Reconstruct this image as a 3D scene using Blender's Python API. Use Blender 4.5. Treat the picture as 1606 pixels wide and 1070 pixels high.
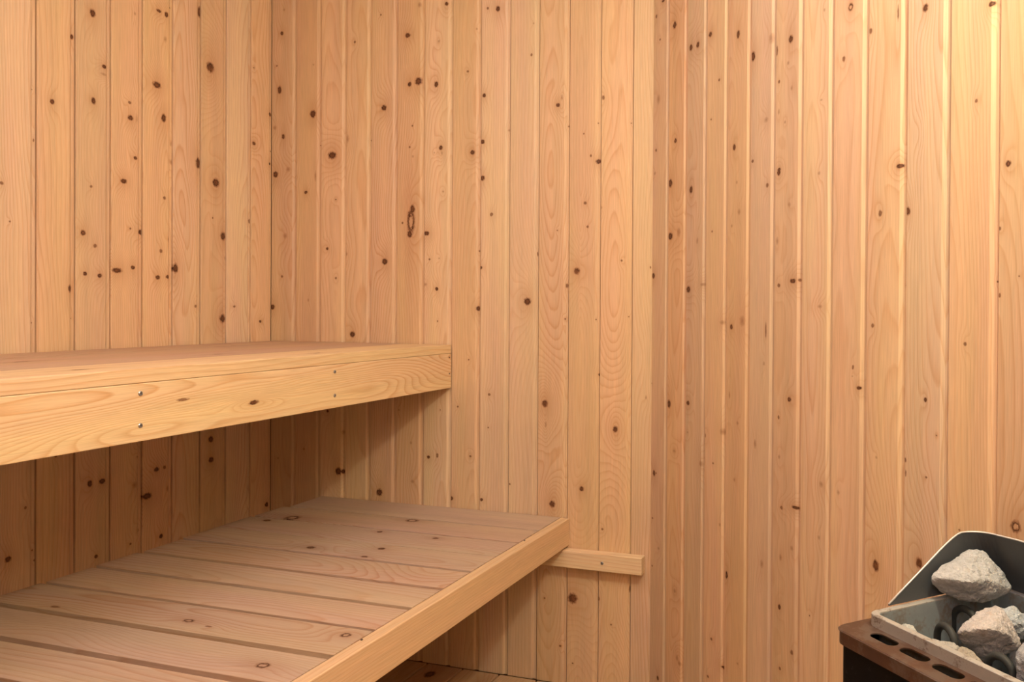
import bpy, bmesh, math, random
from mathutils import Vector, Matrix, noise

for o in list(bpy.data.objects):
    bpy.data.objects.remove(o, do_unlink=True)
scene = bpy.context.scene
COL = scene.collection
Q2 = math.sqrt(0.5)

# ------------------------------------------------------------------ camera
EYE = 1.0284
CAM = (1.85272, -2.06210, EYE)
YAW, PITCH, ROLL = math.radians(17.375), math.radians(0.4118), math.radians(0.3688)
FPX, PPX, PPY = 1283.3, 1013.28, 492.70
cam_data = bpy.data.cameras.new('camera')
cam = bpy.data.objects.new('camera', cam_data)
COL.objects.link(cam)
fwd = Vector((-math.sin(YAW) * math.cos(PITCH), math.cos(YAW) * math.cos(PITCH), -math.sin(PITCH)))
r0 = Vector((math.cos(YAW), math.sin(YAW), 0))
u0 = r0.cross(fwd)
rgt = r0 * math.cos(ROLL) + u0 * math.sin(ROLL)
upv = -r0 * math.sin(ROLL) + u0 * math.cos(ROLL)
cam.matrix_world = Matrix(((rgt.x, upv.x, -fwd.x, CAM[0]), (rgt.y, upv.y, -fwd.y, CAM[1]),
                           (rgt.z, upv.z, -fwd.z, CAM[2]), (0, 0, 0, 1)))
cam_data.sensor_fit = 'HORIZONTAL'
cam_data.sensor_width = 36.0
cam_data.lens = 36.0 * FPX / 1606.0
cam_data.shift_x = (803.0 - PPX) / 1606.0
cam_data.shift_y = (PPY - 535.0) / 1606.0
cam_data.clip_start = 0.02
scene.camera = cam

# ------------------------------------------------------------------ light
world = bpy.data.worlds.new('world')
scene.world = world
world.use_nodes = True
world.node_tree.nodes['Background'].inputs[0].default_value = (1.0, 0.93, 0.86, 1)
world.node_tree.nodes['Background'].inputs[1].default_value = 0.3

def area_light(name, loc, target, sx, sy, power, color):
    d = bpy.data.lights.new(name, 'AREA')
    d.shape = 'RECTANGLE'; d.size = sx; d.size_y = sy
    d.energy = power; d.color = color
    o = bpy.data.objects.new(name, d); COL.objects.link(o)
    o.location = loc
    o.rotation_euler = (Vector(target) - Vector(loc)).to_track_quat('-Z', 'Y').to_euler()
    return o

# added key light with no modelled source, front right and behind the camera
area_light('front_key_fill', (1.98, -2.60, 1.84), (0.75, -0.2, 0.95), 0.75, 0.75, 8.5, (1.0, 0.95, 0.96))
# added soft fill below the ceiling, standing in for bounced light
area_light('ceiling_bounce_fill', (1.15, -1.15, 2.09), (1.1, -1.0, 0.0), 0.9, 0.9, 10, (1.0, 0.95, 1.0))
# the cabin's warm wall lamp, high by the slanted wall just outside the frame
ld = bpy.data.lights.new('cabin_lamp', 'POINT'); ld.energy = 41.0; ld.color = (1.0, 0.985, 0.74); ld.shadow_soft_size = 0.05
lo = bpy.data.objects.new('cabin_lamp', ld); COL.objects.link(lo)
lo.location = (1.2237 + Q2 * (1.62 - 0.36), -Q2 * (1.62 + 0.36), 1.93)

scene.view_settings.view_transform = 'Standard'
scene.view_settings.look = 'None'
scene.view_settings.exposure = -0.22
scene.view_settings.gamma = 1.0
scene.view_settings.use_curve_mapping = False
LEFT_JOINTS = [-2.6188, -2.5283, -2.4378, -2.3473, -2.2568, -2.1663, -2.0758, -1.9853, -1.8948, -1.8043, -1.7138, -1.6233, -1.5328, -1.4423, -1.3518, -1.2613, -1.1708, -1.0803, -0.9898, -0.8993, -0.8088, -0.7183, -0.628, -0.5379, -0.4498, -0.3591, -0.2683, -0.1777, -0.0855, 0.0]
BACK_JOINTS = [0.0, 0.0877, 0.1777, 0.2674, 0.3549, 0.4435, 0.5348, 0.6255, 0.7163, 0.807, 0.8956, 0.9854, 1.0769, 1.1677, 1.2237]
RIGHT_JOINTS = [0.0, 0.0849, 0.1754, 0.2665, 0.3561, 0.446, 0.5335, 0.6234, 0.713, 0.8041, 0.8962, 0.9869, 1.078, 1.1682, 1.2584, 1.3486, 1.4388, 1.529]
SLAT_JOINTS = [0.0, 0.1421, 0.2588, 0.375, 0.489, 0.6041, 0.7172, 0.8277, 0.9433, 1.056, 1.1705, 1.285, 1.3995, 1.514, 1.6285, 1.743, 1.8575, 1.972, 2.0865]
LEFT_KNOTS = {20:[[0.0856,1.3951,0.0018,82.0],[0.0816,1.5074,0.0014,81.0],[0.015,1.2888,0.0036,81.0],[0.0323,1.2081,0.002,81.0],[0.0807,0.9869,0.0018,81.0],[0.0662,0.5767,0.0028,81.2],[0.0289,0.4725,0.0063,101.0],[0.0891,0.4528,0.0025,81.0],[0.0837,0.4769,0.0018,81.0]],
 21:[[0.0821,1.6535,0.0046,101.3],[0.0342,1.4905,0.0051,101.1],[0.0772,1.0653,0.0046,101.9],[0.0812,0.9956,0.0015,81.0],[0.0437,0.6793,0.003,80.9]],
 22:[[0.0411,1.7255,0.0065,101.4],[0.0708,1.6063,0.0058,100.8],[0.07,1.5875,0.0083,50.4],[0.0435,1.5165,0.0057,101.3],[0.0377,1.3108,0.0036,80.9],[0.0179,1.1984,0.0063,101.0],[0.0481,1.1697,0.0045,81.0],[0.0229,1.1019,0.0048,101.0],[0.0605,1.0988,0.0058,100.8],[0.0357,0.5994,0.0057,101.4],[0.0676,0.5991,0.0083,100.7],[0.0523,0.4199,0.0045,101.0]],
 23:[[0.0639,1.7633,0.0027,51.8],[0.0496,1.5359,0.004,80.9],[0.0519,1.4981,0.0071,100.9],[0.0699,1.4993,0.0018,57.1],[0.066,1.3997,0.005,100.9],[0.0337,1.3363,0.0079,100.7],[0.0525,1.2201,0.0027,80.9],[0.0856,1.2142,0.0078,100.8],[0.0155,1.1133,0.0121,100.5],[0.0594,1.1225,0.0054,100.9],[0.0656,0.5718,0.0059,51.4],[0.074,0.6416,0.0036,50.9],[0.0542,0.4252,0.0027,81.1],[0.0781,0.4533,0.0037,50.9]],
 24:[[0.0455,1.7943,0.0067,100.6],[0.0682,1.7922,0.0049,101.5],[0.065,1.7271,0.0044,51.7],[0.0397,1.6003,0.0114,100.7],[0.0606,1.5189,0.0068,101.5],[0.0864,1.4569,0.004,51.7],[0.088,1.4085,0.005,51.5],[0.0805,1.8149,0.0025,80.9],[0.0636,1.31,0.0039,81.1],[0.0771,1.202,0.0035,52.2],[0.0533,1.17,0.0044,81.1],[0.0438,1.1003,0.0067,100.8],[0.0739,1.1031,0.0054,100.9],[0.0412,0.5996,0.0072,100.8],[0.0654,0.6002,0.0044,81.1],[0.013,0.5357,0.0131,100.6],[0.0754,0.5424,0.004,52.1],[0.0552,0.4214,0.0053,101.1]],
 25:[[0.0877,1.8375,0.0065,102.2],[0.0826,1.4202,0.0096,101.5],[0.0071,1.127,0.008,101.5],[0.0731,1.0259,0.0037,81.1]],
 26:[[0.0301,1.6944,0.0122,101.1],[0.0301,1.6864,0.0199,1.2],[0.0507,1.3748,0.0113,101.0],[0.0785,1.2262,0.0104,101.1],[0.0776,0.9911,0.0115,101.0],[0.0892,1.1639,0.0035,51.8],[0.0398,1.2745,0.0022,81.2],[0.0351,0.6515,0.0084,101.0],[0.0364,0.5937,0.0084,100.9]],
 27:[[0.0886,1.2794,0.0044,81.5],[0.0285,1.0255,0.0042,80.8]],
 28:[[0.0093,1.5135,0.0063,100.8],[0.0084,1.7385,0.0025,80.8],[0.077,1.6156,0.0073,100.8],[0.075,1.4637,0.0053,100.8],[0.0808,1.5029,0.002,81.0],[0.0364,0.981,0.0045,100.9],[0.0655,0.4194,0.0073,100.9]]}
BACK_KNOTS = {0:[[0.0392,1.8628,0.0054,101.1],[0.031,1.6903,0.0066,101.8],[0.0135,1.5755,0.0066,51.0],[0.0452,1.5468,0.0053,101.5],[0.0467,1.9341,0.0036,51.1],[0.0206,1.7649,0.003,80.8],[0.0646,1.4459,0.0083,50.8],[0.0067,1.0247,0.0084,100.9],[0.0171,1.4323,0.0084,101.1],[0.0536,1.2423,0.0071,51.2],[0.0422,1.1183,0.0036,81.0],[0.0295,0.5598,0.003,51.0]],
 1:[[0.0617,1.7576,0.0029,51.0],[0.0611,1.6089,0.0099,101.1],[0.0864,1.5131,0.0023,80.8],[0.036,1.3731,0.0053,100.9],[0.0706,1.42,0.0035,54.2],[0.0461,1.0462,0.0029,51.7],[0.0322,0.5935,0.0035,51.1]],
 2:[[0.0406,1.4806,0.0137,100.8],[0.0543,1.3477,0.0028,80.8],[0.0241,1.201,0.0046,100.9],[0.0553,1.1125,0.0034,81.0],[0.0823,0.6513,0.0062,51.1],[0.067,0.5336,0.0102,101.1],[0.0817,0.5332,0.0057,101.2],[0.0279,0.7125,0.0046,100.9]],
 3:[[0.0034,1.527,0.0073,51.6],[0.0296,1.8126,0.0039,81.0],[0.0859,1.5186,0.0022,81.1],[0.0021,1.1842,0.0045,51.3],[0.0251,0.945,0.0084,101.0]],
 4:[[0.0317,1.8843,0.0027,80.9],[0.0439,1.6105,0.0082,101.0],[0.0483,1.1604,0.0087,101.0],[0.033,0.4809,0.0093,101.1]],
 5:[[0.0342,1.8151,0.0085,100.8],[0.0705,1.6801,0.0106,101.0],[0.0413,1.6731,0.0059,101.1],[0.051,1.5524,0.0027,80.9],[0.0423,1.491,0.0032,80.9],[0.0531,1.4636,0.0032,51.2],[0.0731,1.8997,0.0053,51.4],[0.0528,1.3111,0.0075,101.6],[0.0435,1.2396,0.0075,101.4],[0.0476,1.2752,0.0117,122.9],[0.0193,1.2722,0.0032,81.0],[0.0101,0.7266,0.0027,51.0],[0.0508,0.6327,0.0032,51.4],[0.0567,0.5207,0.0053,51.0]],
 6:[[0.0706,1.8932,0.0057,100.9],[0.0458,1.7891,0.0036,51.3],[0.0381,1.6665,0.0063,101.3],[0.0536,1.4837,0.0057,101.1],[0.0574,1.468,0.0026,52.1],[0.0329,1.4706,0.0026,50.9],[0.0084,1.2398,0.0084,100.7],[0.0187,1.1652,0.0032,80.9],[0.0501,1.1676,0.0026,50.9],[0.006,1.0926,0.0053,50.9],[0.0427,1.0797,0.0047,101.1],[0.0621,1.3583,0.0031,50.9],[0.0458,0.9872,0.0021,81.3],[0.018,0.5945,0.0053,100.8],[0.0468,0.6017,0.0037,81.8],[0.056,0.7325,0.0016,81.2]],
 7:[[0.0492,1.6953,0.0036,80.9],[0.0764,1.813,0.0025,51.4],[0.0652,1.4653,0.0071,100.9],[0.0864,1.1867,0.0025,81.1],[0.0838,1.0242,0.0056,101.2],[0.0222,0.7445,0.0031,80.9],[0.0562,0.8791,0.0025,80.9],[0.0628,0.6054,0.0036,80.9],[0.0025,0.4812,0.0057,101.0]],
 8:[[0.0203,1.8669,0.0035,81.0],[0.0517,1.8623,0.0059,101.3],[0.0102,1.6235,0.0055,101.0],[0.0059,1.4938,0.006,101.0],[0.0867,1.5218,0.0039,50.9],[0.006,1.3914,0.007,101.0],[0.0351,1.2887,0.0045,81.1],[0.0024,1.1394,0.0045,101.0],[0.0305,0.7829,0.004,80.9],[0.028,0.6897,0.0025,80.9],[0.008,0.4849,0.0045,101.0]],
 9:[[0.0053,0.5353,0.0025,81.1],[0.0709,1.8111,0.0029,50.9],[0.0647,1.7252,0.0029,81.4],[0.0561,1.045,0.0097,101.0],[0.0848,1.1762,0.0019,83.2],[0.0562,1.0265,0.0175,1.4]],
 10:[[0.0561,1.5814,0.0057,100.9],[0.0673,1.6014,0.0028,53.1],[0.0866,1.5221,0.0023,80.9],[0.0842,1.088,0.0038,81.6],[0.0563,1.2394,0.0019,80.9],[0.08,0.9975,0.0024,80.9],[0.0221,0.7643,0.0081,101.2],[0.0249,0.7064,0.0029,52.8],[0.0457,0.4891,0.0081,101.1],[0.0222,0.7568,0.0163,1.4],[0.0457,0.4891,0.0143,1.3],[0.0244,0.2281,0.0024,80.9],[0.0718,0.1024,0.0033,80.9]],
 11:[[0.0846,1.4226,0.0069,100.9],[0.0633,1.4386,0.0028,81.2],[0.0426,1.4987,0.0019,81.2],[0.083,1.5255,0.0018,80.9],[0.0475,1.3114,0.0042,80.9],[0.0553,1.2474,0.0032,81.1],[0.0245,1.1278,0.0079,101.1],[0.0804,0.9967,0.0018,80.9],[0.0245,1.1226,0.014,1.3],[0.0422,0.5375,0.006,101.0],[0.0915,0.8482,0.0046,100.8],[0.0175,0.2369,0.0131,101.0],[0.019,0.0597,0.0023,80.9],[0.0665,0.2191,0.0116,2.2],[0.0245,0.2316,0.0234,1.4]],
 12:[[0.0066,1.5921,0.0036,81.6],[0.0847,1.5197,0.0018,80.9],[0.0016,1.2979,0.0037,51.2],[0.0615,1.1549,0.0027,81.1],[0.0814,1.0053,0.0018,80.9],[0.0464,0.7035,0.0063,101.3],[0.0466,0.6864,0.0172,2.0],[0.0113,0.433,0.0032,80.9],[0.0381,0.1787,0.0027,80.9],[0.0015,0.2446,0.0037,81.4],[0.0884,0.2791,0.0022,83.8],[0.0707,0.2387,0.0126,2.0]],
 13:[[0.051,1.1359,0.0018,81.9],[0.041,0.7922,0.0027,51.9],[0.0337,0.8891,0.0071,2.4]]}
RIGHT_KNOTS = {0:[[0.0181,1.791,0.0044,81.1],[0.039,1.7247,0.0035,80.8],[0.0548,1.8192,0.0068,100.5],[0.0325,1.5716,0.0087,51.4],[0.0212,1.4411,0.0044,80.9],[0.0107,1.1133,0.008,100.9],[0.015,1.3816,0.0053,50.8],[0.0214,0.596,0.0062,101.2],[0.0327,0.5985,0.0035,80.6],[0.003,0.8302,0.0036,80.7],[0.0487,0.0683,0.0052,101.1],[0.0141,0.4767,0.0035,80.7],[0.0484,0.406,0.0052,50.8],[0.0141,0.3507,0.0035,80.7]],
 1:[[0.0266,1.7386,0.0081,101.1],[0.0346,1.4477,0.0057,101.0],[0.0099,1.3448,0.0091,101.1],[0.0117,1.2106,0.0107,100.8],[0.0537,1.2174,0.0088,51.2],[0.0108,0.7862,0.0074,101.3],[0.0386,0.6711,0.0065,50.6],[0.0457,0.3217,0.0064,50.9],[0.06,0.159,0.0064,51.1],[0.072,0.1498,0.0079,50.7]],
 2:[[0.0168,1.6602,0.0068,101.1],[0.0488,1.6581,0.0066,101.0],[0.0221,1.3158,0.0068,101.3],[0.0125,1.0746,0.0084,100.9],[0.0781,1.0852,0.0101,50.4],[0.0895,1.3047,0.0028,80.9],[0.0521,1.1902,0.0044,51.7],[0.0139,0.7985,0.0069,100.8],[0.0751,0.6609,0.0072,50.9],[0.0125,0.7268,0.0038,50.8]],
 3:[[0.0134,1.6665,0.0063,101.0],[0.0532,1.5512,0.0034,80.9],[0.0195,1.4676,0.0028,80.8],[0.0724,0.9971,0.0093,50.5],[0.027,1.207,0.0028,80.9],[0.0018,0.7304,0.0043,81.1],[0.077,0.7493,0.0106,50.7],[0.0382,0.6713,0.0027,80.8],[0.036,0.2635,0.0041,80.8],[0.0219,0.1711,0.0042,80.7],[0.0684,0.5363,0.004,51.1],[0.0866,0.2153,0.0092,100.4]],
 4:[[0.0396,1.6326,0.0056,101.5],[0.027,1.3866,0.0051,101.4],[0.0375,1.3074,0.0031,51.3],[0.0477,1.2409,0.005,51.3],[0.0631,1.0013,0.0098,51.1],[0.0207,0.9878,0.0051,101.1],[0.0191,1.2129,0.0032,51.3],[0.015,0.8352,0.0032,52.2],[0.0474,0.7769,0.0037,51.1],[0.0365,0.6496,0.0032,51.3],[0.0086,0.4302,0.0045,101.7],[0.0542,0.2484,0.0037,50.8]],
 5:[[0.0063,1.5683,0.0083,101.2],[0.0559,1.4235,0.0068,50.8],[0.008,1.3445,0.0041,80.8],[0.0598,0.9835,0.0022,87.4],[0.0615,1.2862,0.0045,81.0],[0.0244,0.7412,0.0047,51.9],[0.0539,0.9137,0.0034,51.4],[0.0518,0.4927,0.0057,51.4],[0.0712,1.5888,0.0078,51.3],[0.0872,1.0975,0.0027,82.9]],
 6:[[0.0494,1.5682,0.0062,101.2],[0.0032,1.557,0.0043,82.3],[0.0412,1.5226,0.0036,51.1],[0.012,1.4922,0.0032,81.0],[0.0532,1.4695,0.0031,51.4],[0.0143,1.3129,0.0054,100.6],[0.0117,1.4311,0.0032,51.8],[0.0322,1.4059,0.0032,51.0],[0.0133,1.3065,0.0054,101.0],[0.0484,1.2376,0.0041,51.1],[0.0097,1.1674,0.0043,51.8],[0.0404,1.1669,0.0031,51.0],[0.0621,1.0844,0.0092,100.5],[0.0808,1.0855,0.0035,80.9],[0.0162,1.0765,0.0043,80.9],[0.0193,0.9978,0.0027,81.0],[0.0532,0.8476,0.0057,100.8],[0.0185,0.8075,0.0032,81.2],[0.0563,0.8121,0.0031,81.0],[0.0216,0.7272,0.0037,51.2],[0.0303,0.6255,0.0042,80.9],[0.0748,0.6353,0.0101,100.3],[0.0497,0.5912,0.0026,81.0],[0.0302,0.5496,0.0026,81.1],[0.0646,0.5521,0.0041,51.1],[0.0284,0.5237,0.0042,51.5],[0.0397,0.4693,0.0026,80.9],[0.026,0.4222,0.0048,101.1],[0.0496,0.4273,0.0031,81.0],[0.0672,0.3448,0.0041,81.1],[0.0291,0.2979,0.0037,80.9],[0.0495,0.3124,0.0021,81.9]],
 7:[[0.0546,1.4257,0.0033,50.7],[0.0613,1.5939,0.0028,51.3],[0.0552,1.0337,0.0065,50.5],[0.0497,1.2875,0.0037,51.0],[0.063,0.6964,0.0055,51.0],[0.0573,0.5943,0.0037,51.1],[0.0317,0.4365,0.0019,80.8]],
 8:[[0.0445,1.5756,0.0059,121.1],[0.0273,1.4865,0.0039,81.3],[0.0736,0.8885,0.0053,100.6],[0.0582,0.9245,0.0025,81.6],[0.0567,0.908,0.0021,50.7],[0.0217,0.691,0.0035,51.2]],
 9:[[0.0052,1.517,0.0036,81.4],[0.0705,1.5285,0.0018,86.6],[0.0775,1.2697,0.0073,100.5],[0.0324,1.1949,0.0042,81.2],[0.0165,1.0004,0.0035,81.1],[0.0907,1.0693,0.0014,80.9],[0.0278,0.7718,0.0023,51.0],[0.0292,0.5836,0.007,101.3],[0.0292,0.5897,0.0163,1.5]],
 10:[[0.0385,1.5177,0.0054,101.2],[0.0279,1.318,0.0041,1.3],[0.0042,1.1923,0.005,101.3],[0.0458,0.8833,0.003,101.3],[0.0034,0.7785,0.0025,81.5],[0.0047,0.7567,0.0014,83.7],[0.049,0.7583,0.002,80.8],[0.0694,0.8287,0.0016,80.9],[0.0354,0.6165,0.0068,101.2],[0.0353,0.6223,0.0144,1.4]],
 11:[[0.0759,1.4822,0.0051,100.7],[0.0501,1.3445,0.0026,81.1],[0.0881,1.0708,0.0017,80.8],[0.0332,0.9766,0.0027,81.1],[0.0002,0.8814,0.0014,82.9],[0.0255,0.6894,0.0018,80.8]],
 12:[[0.0165,1.2411,0.0043,101.1],[0.0028,1.1482,0.0028,81.0],[0.0039,1.0505,0.0019,81.7],[0.0365,1.0775,0.0014,80.8],[0.0347,0.7185,0.0074,121.1]]}
SLAT_KNOTS = {1:[[0.0976,0.1117,0.0179,121.1],[0.0198,0.433,0.0128,121.3]],
 2:[[0.0257,0.073,0.0079,101.3],[0.0251,0.4231,0.0063,101.1],[0.0301,0.5876,0.0061,101.3]],
 3:[[0.0764,0.3498,0.0085,101.3],[0.032,0.5137,0.0076,101.2],[0.0969,0.5148,0.0051,101.7]],
 4:[[0.0311,0.7156,0.0204,1.1]],
 5:[[0.1131,0.2254,0.0032,81.0]],
 7:[[0.0337,0.7644,0.0082,121.1],[0.0929,0.158,0.0042,82.3],[0.068,0.4536,0.0065,121.6],[0.0778,0.5089,0.0029,82.3]],
 8:[[0.06,0.715,0.0085,121.3],[0.0513,0.2719,0.0158,1.5]]}
APRON_KNOTS = {0:[[0.0616,0.9111,0.0026,84.6],[0.0385,0.7442,0.0044,102.6],[0.0327,0.9041,0.0129,4.0],[0.0251,1.025,0.0066,4.0],[0.0386,0.7399,0.0038,82.4],[0.0384,0.6005,0.0089,3.3],[0.0368,0.3791,0.0116,2.4],[0.0606,0.2189,0.0125,4.0],[0.0732,0.5832,0.0035,4.4]]}
C2X = 1.2237

# ------------------------------------------------------------------ node helpers
class NT:
    def __init__(s, tree):
        s.t = tree; s.n = tree.nodes; s.l = tree.links
    def node(s, typ, **kw):
        nd = s.n.new(typ)
        for k, v in kw.items(): setattr(nd, k, v)
        return nd
    def put(s, sock, v):
        if v is None: return
        if isinstance(v, bpy.types.NodeSocket): s.l.new(v, sock)
        else: sock.default_value = v
    def m(s, op, a, b=None, c=None, clamp=False):
        nd = s.n.new('ShaderNodeMath'); nd.operation = op; nd.use_clamp = clamp
        for i, v in enumerate((a, b, c)): s.put(nd.inputs[i], v)
        return nd.outputs[0]
    def sep(s, v):
        nd = s.n.new('ShaderNodeSeparateXYZ'); s.put(nd.inputs[0], v)
        return nd.outputs[0], nd.outputs[1], nd.outputs[2]
    def comb(s, x, y, z):
        nd = s.n.new('ShaderNodeCombineXYZ')
        s.put(nd.inputs[0], x); s.put(nd.inputs[1], y); s.put(nd.inputs[2], z)
        return nd.outputs[0]
    def noise(s, vec, scale=1.0, detail=2.0, rough=0.5):
        nd = s.n.new('ShaderNodeTexNoise'); s.put(nd.inputs['Vector'], vec)
        nd.inputs['Scale'].default_value = scale; nd.inputs['Detail'].default_value = detail
        nd.inputs['Roughness'].default_value = rough
        return nd.outputs['Fac']
    def mix(s, f, a, b):
        nd = s.n.new('ShaderNodeMix'); nd.data_type = 'RGBA'
        s.put(nd.inputs[0], f)
        for k, v in ((6, a), (7, b)):
            if isinstance(v, tuple) and len(v) == 3: v = v + (1,)
            s.put(nd.inputs[k], v)
        return nd.outputs[2]
    def mul(s, a, b):
        nd = s.n.new('ShaderNodeVectorMath'); nd.operation = 'MULTIPLY'
        s.put(nd.inputs[0], a); s.put(nd.inputs[1], b)
        return nd.outputs[0]
    def scale(s, a, f):
        nd = s.n.new('ShaderNodeVectorMath'); nd.operation = 'SCALE'
        s.put(nd.inputs[0], a); s.put(nd.inputs['Scale'], f)
        return nd.outputs[0]
    def attr(s, name):
        nd = s.n.new('ShaderNodeAttribute'); nd.attribute_type = 'OBJECT'; nd.attribute_name = name
        return nd

def new_mat(name):
    m = bpy.data.materials.new(name); m.use_nodes = True
    m.node_tree.nodes.clear()
    return m, NT(m.node_tree)

def finish(nt, color, rough=0.5, metal=0.0, bump=None, bstr=0.2, bdist=0.001, spec=0.5):
    out = nt.node('ShaderNodeOutputMaterial'); b = nt.node('ShaderNodeBsdfPrincipled')
    if isinstance(color, tuple) and len(color) == 3: color = color + (1,)
    nt.put(b.inputs['Base Color'], color); nt.put(b.inputs['Roughness'], rough)
    nt.put(b.inputs['Metallic'], metal); b.inputs['Specular IOR Level'].default_value = spec
    if bump is not None:
        bn = nt.node('ShaderNodeBump'); bn.inputs['Strength'].default_value = bstr
        bn.inputs['Distance'].default_value = bdist
        nt.put(bn.inputs['Height'], bump); nt.l.new(bn.outputs[0], b.inputs['Normal'])
    nt.l.new(b.outputs[0], out.inputs[0])

# one knot: darkens, tints and bends the grain around a centre stored on the board
def knot_group():
    g = bpy.data.node_groups.new('knot', 'ShaderNodeTree')
    for nm, st in (('U', 'NodeSocketFloat'), ('V', 'NodeSocketFloat'), ('Wob', 'NodeSocketFloat'), ('K', 'NodeSocketVector'),
                   ('W', 'NodeSocketFloat'), ('M', 'NodeSocketFloat'), ('H', 'NodeSocketFloat'), ('D', 'NodeSocketFloat'), ('Q', 'NodeSocketFloat')):
        g.interface.new_socket(nm, in_out='INPUT', socket_type=st)
    for nm in ('M', 'H', 'D', 'Q'):
        g.interface.new_socket(nm, in_out='OUTPUT', socket_type='NodeSocketFloat')
    t = NT(g)
    gi = t.node('NodeGroupInput').outputs; go = t.node('NodeGroupOutput').inputs
    ku, kv, r = t.sep(gi['K'])
    r = t.m('MAXIMUM', r, 1e-5)
    asp = t.m('MAXIMUM', t.m('MODULO', gi['W'], 10.0), 0.1)
    dark = t.m('MULTIPLY', t.m('FLOOR', t.m('DIVIDE', gi['W'], 10.0)), 0.1)
    hollow = t.m('GREATER_THAN', dark, 1.05); dark = t.m('MINIMUM', dark, 1.0)
    du = t.m('DIVIDE', t.m('SUBTRACT', gi['U'], ku), r)
    dv = t.m('DIVIDE', t.m('SUBTRACT', gi['V'], kv), t.m('MULTIPLY', r, asp))
    du2 = t.m('MULTIPLY', du, du); dv2 = t.m('MULTIPLY', dv, dv)
    q = t.m('MULTIPLY_ADD', gi['Wob'], 0.9, t.m('SQRT', t.m('ADD', du2, dv2)))
    soft = t.m('MULTIPLY_ADD', t.m('LESS_THAN', dark, 0.6), 0.65, 0.55)
    mask = t.m('MULTIPLY', t.m('DIVIDE', t.m('SUBTRACT', 1.28, q), soft, clamp=True), dark)
    open_ = t.m('DIVIDE', t.m('SUBTRACT', q, 0.42), 0.25, clamp=True)
    mask = t.m('MULTIPLY', mask, t.m('SUBTRACT', 1.0, t.m('MULTIPLY', hollow, t.m('SUBTRACT', 1.0, open_))))
    qq = t.m('MULTIPLY_ADD', dv2, 0.3, du2)
    has = t.m('GREATER_THAN', r, 1e-4)
    halo = t.m('MULTIPLY', t.m('EXPONENT', t.m('MULTIPLY', qq, -0.16)), t.m('MULTIPLY', t.m('DIVIDE', r, 0.006, clamp=True), dark))
    defl = t.m('MULTIPLY', t.m('MULTIPLY', r, 2.8), t.m('EXPONENT', t.m('MULTIPLY', qq, -0.085)))
    t.l.new(t.m('MAXIMUM', gi['M'], mask), go['M'])
    t.l.new(t.m('MAXIMUM', gi['H'], t.m('MULTIPLY', halo, has)), go['H'])
    t.l.new(t.m('ADD', gi['D'], t.m('MULTIPLY', defl, has)), go['D'])
    t.l.new(t.m('MINIMUM', gi['Q'], q), go['Q'])
    return g
KG = knot_group()
WOODS = {}

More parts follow.
